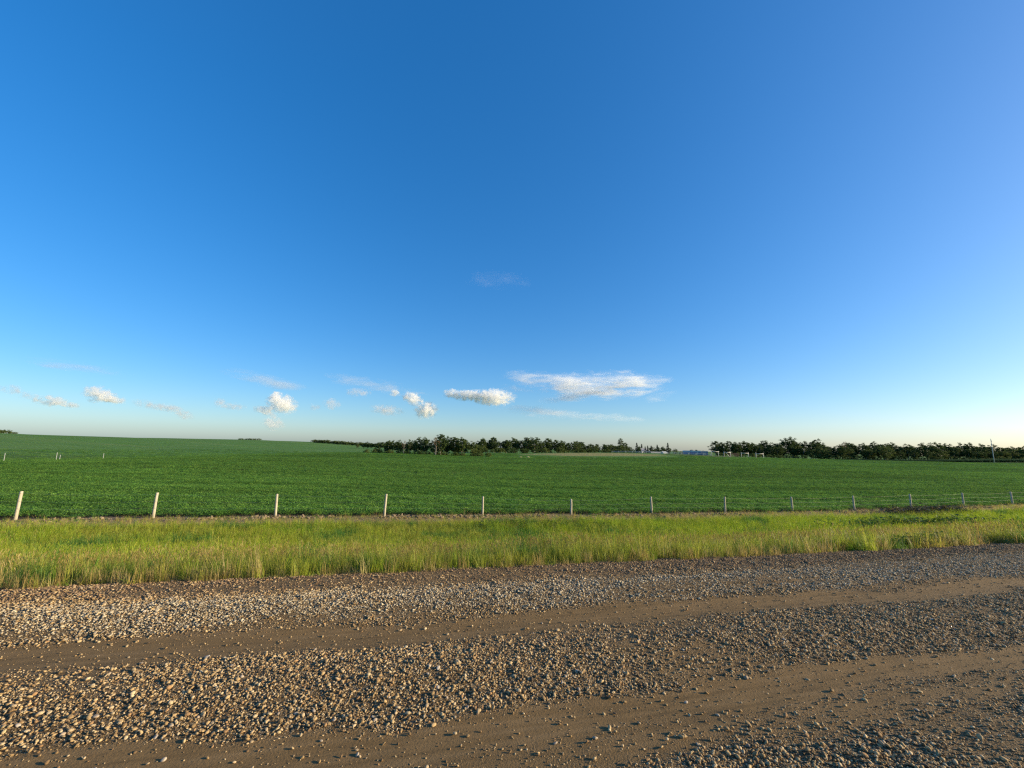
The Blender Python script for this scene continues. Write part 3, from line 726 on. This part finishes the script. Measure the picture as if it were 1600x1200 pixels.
# far rows on the rise to the left
LF = {'aspen': 'tiny far tree on the skyline of the left rise'}
row(brg(-12), brg(12), 300, 312, 3.0, ip([-2, 1], [7.4, 7.4]), ['bush'], {'bush': 'small dark bush on the skyline at the very left edge'}, {'bush': 'skyline bushes at the left edge'}, wide=(1.3, 1.8))
row(brg(12), brg(29), 312, 320, 2.6, ip([-2, 1], [4.6, 4.6]), ['bush'], {'bush': 'lower dark bush on the skyline just right of the left edge'}, {'bush': 'lower skyline bushes near the left edge'}, wide=(1.3, 1.9))
row(brg(374), brg(408), 640, 640, 4, ip([-2, 1], [7, 7]), ['bush'], {'bush': 'tiny far bush on the skyline in the dip of the left rise'}, {'bush': 'far bushes on the left skyline'}, wide=(1.4, 2))
row(brg(492), brg(600), 640, 560, 4.5, ip([-1, 1], [11.5, 11.5]), ['bush'], {'bush': 'far dark bush in the row running up the left rise'}, {'bush': 'far bush row on the left rise'}, wide=(1.4, 1.9), segs=[(520, 'near its left tip'), (556, 'in its middle'), (9999, 'near its right end')])
row(brg(560), brg(745), 430, 380, 5.0, ip([-1, 1], [6.6, 6.6]), ['aspen'], {'aspen': 'far tree showing behind the near field clump'}, {'aspen': 'far trees behind the near clump'}, wide=(1.5, 1.9), segs=[(600, 'at its left end'), (680, 'left of the half-bare tree'), (9999, 'right of the half-bare tree')])

# ------------------------------------------------------------------ farmyard things
M_white = plain('white_siding', (.58, .57, .54), .7, .3, .08, 3)
M_pale = plain('pale_grey_siding', (.40, .43, .45), .7, .3, .08, 3)
M_roofg = plain('grey_shingle_roof', (.22, .22, .24), .9, .2, .2, 4)
M_tan = plain('tan_metal_roof', (.48, .42, .30), .6, .3, .12, 3)
M_blue = plain('blue_painted_metal', (.085, .15, .34), .5, .4, .15, 3)
M_glass = plain('dark_window', (.03, .04, .05), .15, .6, .1, 2)
M_wood = plain('grey_timber', (.55, .50, .42), .85, .15, .2, 8)
M_rail = plain('weathered_white_rail', (.62, .58, .50), .85, .2, .15, 5)
M_brown = plain('brown_board', (.20, .12, .08), .9, .15, .25, 6)
M_rub = plain('black_rubber', (.025, .025, .025), .8, .2, .1, 5)
def at(px, d, dz=0.0):
    x, y = brg(px)*d, d; return (x, y, float(H(x, y)) + dz)
def gable(name, loc, rz, L_, W, hw, hr, mw, mr, label, cat, wins):
    e = tag(empty(name, loc, rz), label, cat)
    m = MB(); m.prism([(-L_/2, -.3), (L_/2, -.3), (L_/2, hw), (-L_/2, hw)], -W/2, W/2)
    for sx in (-1, 1):
        x0 = sx*(L_/2-.005); m.V += [(x0, -W/2, hw), (x0, W/2, hw), (x0, 0, hw+hr)]; b = len(m.V); m.F.append((b-3, b-2, b-1))
    wl = m.build('wall', mw, e)
    m = MB(); o_ = .35
    for sy in (-1, 1):
        p0 = [(-L_/2-o_, sy*(W/2+o_), hw-o_*hr/(W/2)), (L_/2+o_, sy*(W/2+o_), hw-o_*hr/(W/2)), (L_/2+o_, 0, hw+hr), (-L_/2-o_, 0, hw+hr)]
        b = len(m.V); m.V += [(x, y, z+.03) for x, y, z in p0] + [(x, y, z+.15) for x, y, z in p0]
        m.F += [tuple(b+i for i in f) for f in [(0,1,2,3),(4,7,6,5),(0,4,5,1),(1,5,6,2),(2,6,7,3),(3,7,4,0)]]
    m.build('roof', mr, e)
    for wx, wz, ww, wh, nm in wins:
        pn_ = MB().box((wx, -W/2-.03, wz), (ww, .05, wh)).build(nm, M_glass if nm == 'window' else M_white, e)
        fr = MB()
        for sx in (-1, 1): fr.box((wx+sx*(ww/2+.05), -W/2-.045, wz), (.1, .08, wh+.2))
        for sz_ in (-1, 1): fr.box((wx, -W/2-.047, wz+sz_*(wh/2+.05)), (ww, .08, .1))
        fr.build('frame', M_white, pn_)
    return e
gable('farmhouse', at(1006, 316), .5, 8, 6, 3.2, 2.0, M_pale, M_roofg, 'pale farmhouse with a grey roof half hidden by spruces', 'house',
      [(-2.6, 1.6, 1.1, 1.3, 'window'), (2.6, 1.6, 1.1, 1.3, 'window'), (0, 1.1, 1.0, 2.1, 'door')])
gable('low_shed', at(1031, 296), -.1, 11, 5, 1.7, .9, M_brown, M_tan, 'long low shed with a tan roof beside the farmyard spruces', 'shed',
      [(-3.5, 1.1, 1.0, .8, 'window'), (1.5, 1.0, 1.6, 1.9, 'door')])
gable('white_shed', at(1039, 290), .2, 2.4, 2.4, 2.2, .6, M_white, M_white, 'small white shed at the right end of the low tan-roofed shed', 'shed', [(0, 1.1, .9, 1.9, 'door')])
def trailer(px, d, L_, label):
    e = tag(empty('blue_trailer', at(px, d, 0), -.12), label, 'trailer', 'blue trailers in the farmyard')
    m = MB(); m.prism([(-L_/2, .7), (L_/2, .7), (L_/2, 2.1), (-L_/2, 2.1)], -1.2, 1.2); m.build('body', M_blue, e)
    m = MB(); m.prism([(-L_/2-.05, 2.11), (L_/2+.05, 2.11), (L_/2+.05, 2.8), (L_/2-.2, 3.1), (-L_/2+.2, 3.1), (-L_/2-.05, 2.8)], -1.25, 1.25); m.build('roof', M_white, e)
    for sx in (-.3, .3):
        for sy in (-1, 1):
            m = MB(); m.tube([(sx*L_, sy*1.0-.14, .42), (sx*L_, sy*1.0+.14, .42)], [.42, .42], 14); m.build('wheel', M_rub, e, False)
    pn_ = MB().box((L_*.1, -1.215, 1.65), (.85, .03, 1.7)).build('door', M_white, e)
    MB().box((L_*.1+.3, -1.24, 1.6), (.05, .03, .2)).build('handle', M_rub, pn_)
trailer(1076, 262, 5.2, 'leftmost of the three blue trailers by the yard trees')
trailer(1089, 258, 5.4, 'middle one of the three blue trailers by the yard trees')
trailer(1101, 260, 4.6, 'rightmost of the three blue trailers by the yard trees')

def hframe(px, d, wdt, h_, label, brace=False):
    e = tag(empty('timber_frame', at(px, d, 0), .05), label, 'frame', 'timber frames before the right wood')
    for sx in (-1, 1):
        m = MB(); m.tube([(sx*wdt/2, 0, -.3), (sx*wdt/2, 0, h_)], [.13, .12], 8); m.build('post', M_rail, e, True)
    m = MB(); m.tube([(-wdt/2-.1, -.10, h_*.84), (wdt/2+.1, -.10, h_*.84)], [.10, .10], 8); m.build('crossbar', M_rail, e, True)
    if brace:
        m = MB(); m.tube([(-.2*wdt, -.05, h_*.82), (.28*wdt, -.05, .05)], [.10, .10], 8); m.build('brace', M_rail, e, True)
hframe(1119, 216, 3.6, 2.7, 'leftmost pale timber frame, next to the blue trailers')
hframe(1138, 214, 3.4, 2.6, 'pale timber frame with a slanting brace inside', True)
hframe(1165.5, 210, 3.7, 2.6, 'pale open timber frame third from the blue trailers')
hframe(1188.5, 206, 3.7, 2.6, 'rightmost pale open timber frame before the right wood')
# brown board corral behind the frames
e = tag(empty('board_corral', at(1148, 222), .02), 'dark brown board corral between the timber frames', 'fence')
for q in range(6): MB().box((-2.5+q*1.0, 0, .9), (.14, .14, 1.9)).build('post', M_brown, e)
for q in range(4): MB().box((0, -.1, .35+q*.42), (5.4, .05, .2)).build('board', M_brown, e)
# pale rail fence along the stubble
x0, y0, _ = at(958, 246); x1, y1, _ = at(1112, 236)
e = tag(empty('rail_fence', (x0, y0, 0), 0), 'low pale rail fence running before the farmyard', 'fence')
NP = 15; rp = []
for q in range(NP):
    f_ = q/(NP-1); xq, yq = (x1-x0)*f_, (y1-y0)*f_; zq = float(H(x0+xq, y0+yq)); rp.append((xq, yq, zq))
    MB().box((xq, yq, zq+.45), (.16, .16, 1.3)).build('post', M_rail, e)
for hz in (.45, .92):
    for a, b in zip(rp, rp[1:]):
        MB().tube([(a[0], a[1]-.11, a[2]+hz), (b[0], b[1]-.11, b[2]+hz)], [.075, .075], 6).build('rail', M_rail, e)
# thin white stakes in the hollow to the left
for px, d, h_, lb in ((14, 70, 1.0, 'thin white stake in the field nearest the left edge'), (94.5, 74, 1.0, 'tall white stake in the field, left one of a close pair'),
                  (100, 74.5, .55, 'short white stake in the field, right one of a close pair'), (167, 78, .7, 'lone thin white stake in the field right of the others')):
    e = tag(empty('marker_stake', at(px, d, 0)), lb, 'stake', 'white stakes in the left field')
    MB().box((0, 0, h_/2+.2), (.05, .03, h_+.6)).build('shaft', M_white, e); MB().prism([(-.025, h_+.5), (.025, h_+.5), (0, h_+.58)], -.015, .015).build('tip', M_white, e)
# tan heaps at the end of the stubble
M_straw = plain('straw', (.42, .34, .20), .95, .1, .3, 3)
for px, d, s_, lb in ((815, 168, .8, 'left one of two small tan straw heaps in the field'), (827, 170, 1.0, 'right one of two small tan straw heaps in the field')):
    me = stone_mesh('straw_heap', M_straw, 4, int(px)); o = link('straw_heap', me, None, at(px, d, .15)); o.scale = (s_*2, s_*1.6, s_*.9); tag(o, lb, 'heap', 'straw heaps')
    for v_ in me.vertices:
        q = Vector(v_.co); v_.co = q*(1 + .16*(float(vnoise(q.x*9, q.y*9+q.z*5, 4))-.5))
# utility pole
x, y, z = at(1554.5, 215)
e = tag(empty('utility_pole', (x, y, z)), 'bare grey utility pole standing before the wood at the far right', 'pole')
m = MB(); m.tube([(0, 0, -.5), (0, 0, 4), (0, 0, 8), (0, 0, 12.2)], [.17, .155, .14, .12], 10); m.build('shaft', M_wood, e, True)
m = MB(); m.tube([(0, 0, 12.2), (0, 0, 12.4)], [.05, .05], 8).tube([(0, 0, 12.38), (0, 0, 12.46), (0, 0, 12.56)], [.07, .10, .05], 8); m.build('insulator', M_white, e, True)
MB().tube([(0, -.16, 10.9), (0, -.16, 11.6)], [.09, .09], 8).build('bracket', M_wood, e, True)

# ------------------------------------------------------------------ clouds: real volumes of air far away
def cloud_mat(name, dens, freq, thr, soft, stretch=(1, 1, 1), col=(1, 1, 1)):
    k = NT(name); tc = k.n('ShaderNodeTexCoord').outputs['Object']
    ln = k.t.nodes.new('ShaderNodeVectorMath'); ln.operation = 'LENGTH'; k.t.links.new(tc, ln.inputs[0])
    wp_ = k.pos(); nz = k.noise(k.scale(wp_, tuple(freq*s_ for s_ in stretch)), 1.0, 8, .66, .5)
    fall = k.math('SUBTRACT', 1.0, k.math('POWER', ln.outputs['Value'], 2.0))
    d = k.math('ADD', k.math('MULTIPLY', fall, .62), k.math('MULTIPLY', k.math('SUBTRACT', nz, .5), 3.0))
    d = k.remap(d, thr, thr+soft, 0.0, dens)
    d = k.math('MULTIPLY', d, k.remap(ln.outputs['Value'], .8, 1.0, 1, 0))
    pv = k.t.nodes.new('ShaderNodeVolumePrincipled'); k.put(pv.inputs['Color'], col); k.put(pv.inputs['Density'], d)
    pv.inputs['Anisotropy'].default_value = .25
    k.t.links.new(pv.outputs[0], k.out.inputs['Volume']); return k.m
M_cum = cloud_mat('cumulus_air', .010, .0070, .22, .60, (1, 1, 1.2), (1, .985, .97))
M_cumf = cloud_mat('faint_cumulus_air', .0046, .0070, .22, .8, (1, 1, 1.2), (1, .95, .93))
M_cir = cloud_mat('cirrus_air', .00052, .00042, .20, 1.0, (1, 1, 5))
M_cirf = cloud_mat('faint_cirrus_air', .00030, .00042, .2, 1.0, (1, 1, 5))
M_veil = cloud_mat('thin_veil_air', .000055, .00042, .2, 1.0, (1, 1, 5))
bm = bmesh.new(); bmesh.ops.create_icosphere(bm, subdivisions=3, radius=1); PUFF = {}
for mt in (M_cum, M_cumf, M_cir, M_cirf, M_veil):
    me = bpy.data.meshes.new('puff'); bm.to_mesh(me); me.materials.append(mt); PUFF[mt.name] = me
bm.free()
def sky_dir(px, py):
    cx, cy = (px-800)/640, (600-py)/640
    d = cam.matrix_world.to_3x3() @ Vector((cx, cy, -1)); return d/math.hypot(d.x, d.y)
def cloud(label, mt, dist, puffs, group):
    """puffs: (px, py, half width px, half height px, tilt)"""
    px0, py0 = puffs[0][:2]; d0 = sky_dir(px0, py0); e = tag(empty('cloud', tuple(d0*dist + Vector((0, 0, HC)))), label, 'cloud', group)
    for px, py, hw_, hh_, tilt in puffs:
        d = sky_dir(px, py); p_ = d*dist + Vector((0, 0, HC)); az = math.atan2(d.x, d.y)
        o = link('puff', PUFF[mt.name], e, tuple(p_ - (d0*dist + Vector((0, 0, HC)))))
        ca_ = math.cos(az)
        sx = 1.25*hw_*dist*ca_/640; sz_ = 1.25*hh_*dist*ca_/640
        o.scale = (sx, max(sz_*1.4, sx*.6), sz_); o.rotation_euler = Euler((0, math.radians(tilt), -az), 'XYZ')
GC = 'small cumulus clouds over the left skyline'; GS = 'thin streak clouds'
D1 = 14000; D2 = 42000
cloud('leftmost small pinkish cumulus at the left edge of the sky', M_cumf, D1, [(18, 609, 17, 8, 8), (42, 617, 16, 6, 8)], GC)
cloud('small cumulus second from the left edge, above the hill', M_cum, D1, [(82, 627, 20, 9, 5), (108, 632, 14, 5, 8)], GC)
cloud('bright little cumulus with a long right tail, third from the left', M_cum, D1, [(156, 617, 20, 13, 10), (180, 625, 13, 7, 5)], GC)
cloud('drawn-out low cumulus sloping down to the right on the left side', M_cumf, D1, [(236, 633, 22, 7, 10), (268, 639, 24, 7, 14), (290, 649, 12, 7, 20)], GC)
cloud('faint small cumulus left of the tall bright one', M_cumf, D1, [(343, 629, 8, 8, 0), (364, 635, 20, 6, 4)], GC)
cloud('tall bright cumulus over the low part of the left rise', M_cum, D1, [(441, 631, 22, 15, 20), (432, 620, 9, 9, 40), (412, 640, 14, 7, 0)], GC)
cloud('pinkish puff low down below the tall bright cumulus', M_cumf, D1, [(427, 662, 16, 11, 10), (424, 648, 10, 8, 0)], GC)
cloud('pair of tiny puffs right of the tall bright cumulus', M_cumf, D1, [(519, 631, 13, 9, 0), (492, 636, 9, 6, 0)], GC)
cloud('tiny flat puff under the long streak left of centre', M_cumf, D1, [(560, 613, 19, 7, 0)], GC)
cloud('greyish faint cloud left of the bright white-edged puff', M_cumf, D1, [(605, 641, 26, 9, 4)], GC)
cloud('brightest small cumulus with a white right edge, above the tree clump', M_cum, D1, [(666, 641, 18, 13, -8), (645, 623, 16, 10, 20), (617, 614, 9, 6, 0)], GC)
cloud('flat bar of cumulus left of the big wispy cloud', M_cum, D1, [(770, 621, 34, 13, 0), (735, 618, 30, 9, 0), (708, 616, 16, 8, 0)], GC)
cloud('large wispy white cloud right of the middle', M_cir, D2, [(940, 602, 95, 20, 0), (860, 596, 75, 12, 6), (985, 600, 55, 15, -4), (915, 612, 80, 13, 0)], GS)
cloud('thin streak high over the left skyline', M_cirf, D2, [(125, 574, 62, 8, 4)], GS)
cloud('slanting streak above the tall bright cumulus', M_cir, D2, [(415, 594, 56, 9, 8)], GS)
cloud('long slanting streak left of the flat cumulus bar', M_cirf, D2, [(585, 602, 75, 9, 7)], GS)
cloud('short streak touching the flat cumulus bar', M_cir, D2, [(808, 608, 30, 6, 5)], GS)
cloud('small wisp below the left part of the large wispy cloud', M_cirf, D2, [(870, 624, 36, 8, 0)], GS)
cloud('small wisp off the right end of the large wispy cloud', M_cirf, D2, [(1030, 621, 26, 9, -18)], GS)
cloud('low pale streak beneath the large wispy cloud', M_cirf, D2, [(855, 645, 75, 9, 5)], GS)
cloud('lowest pale streak right of the long low one', M_cirf, D2, [(960, 653, 45, 7, 3)], GS)
cloud('lone faint wisp high in the middle of the blue sky', M_veil, D2, [(775, 438, 58, 8, 2)], GS)
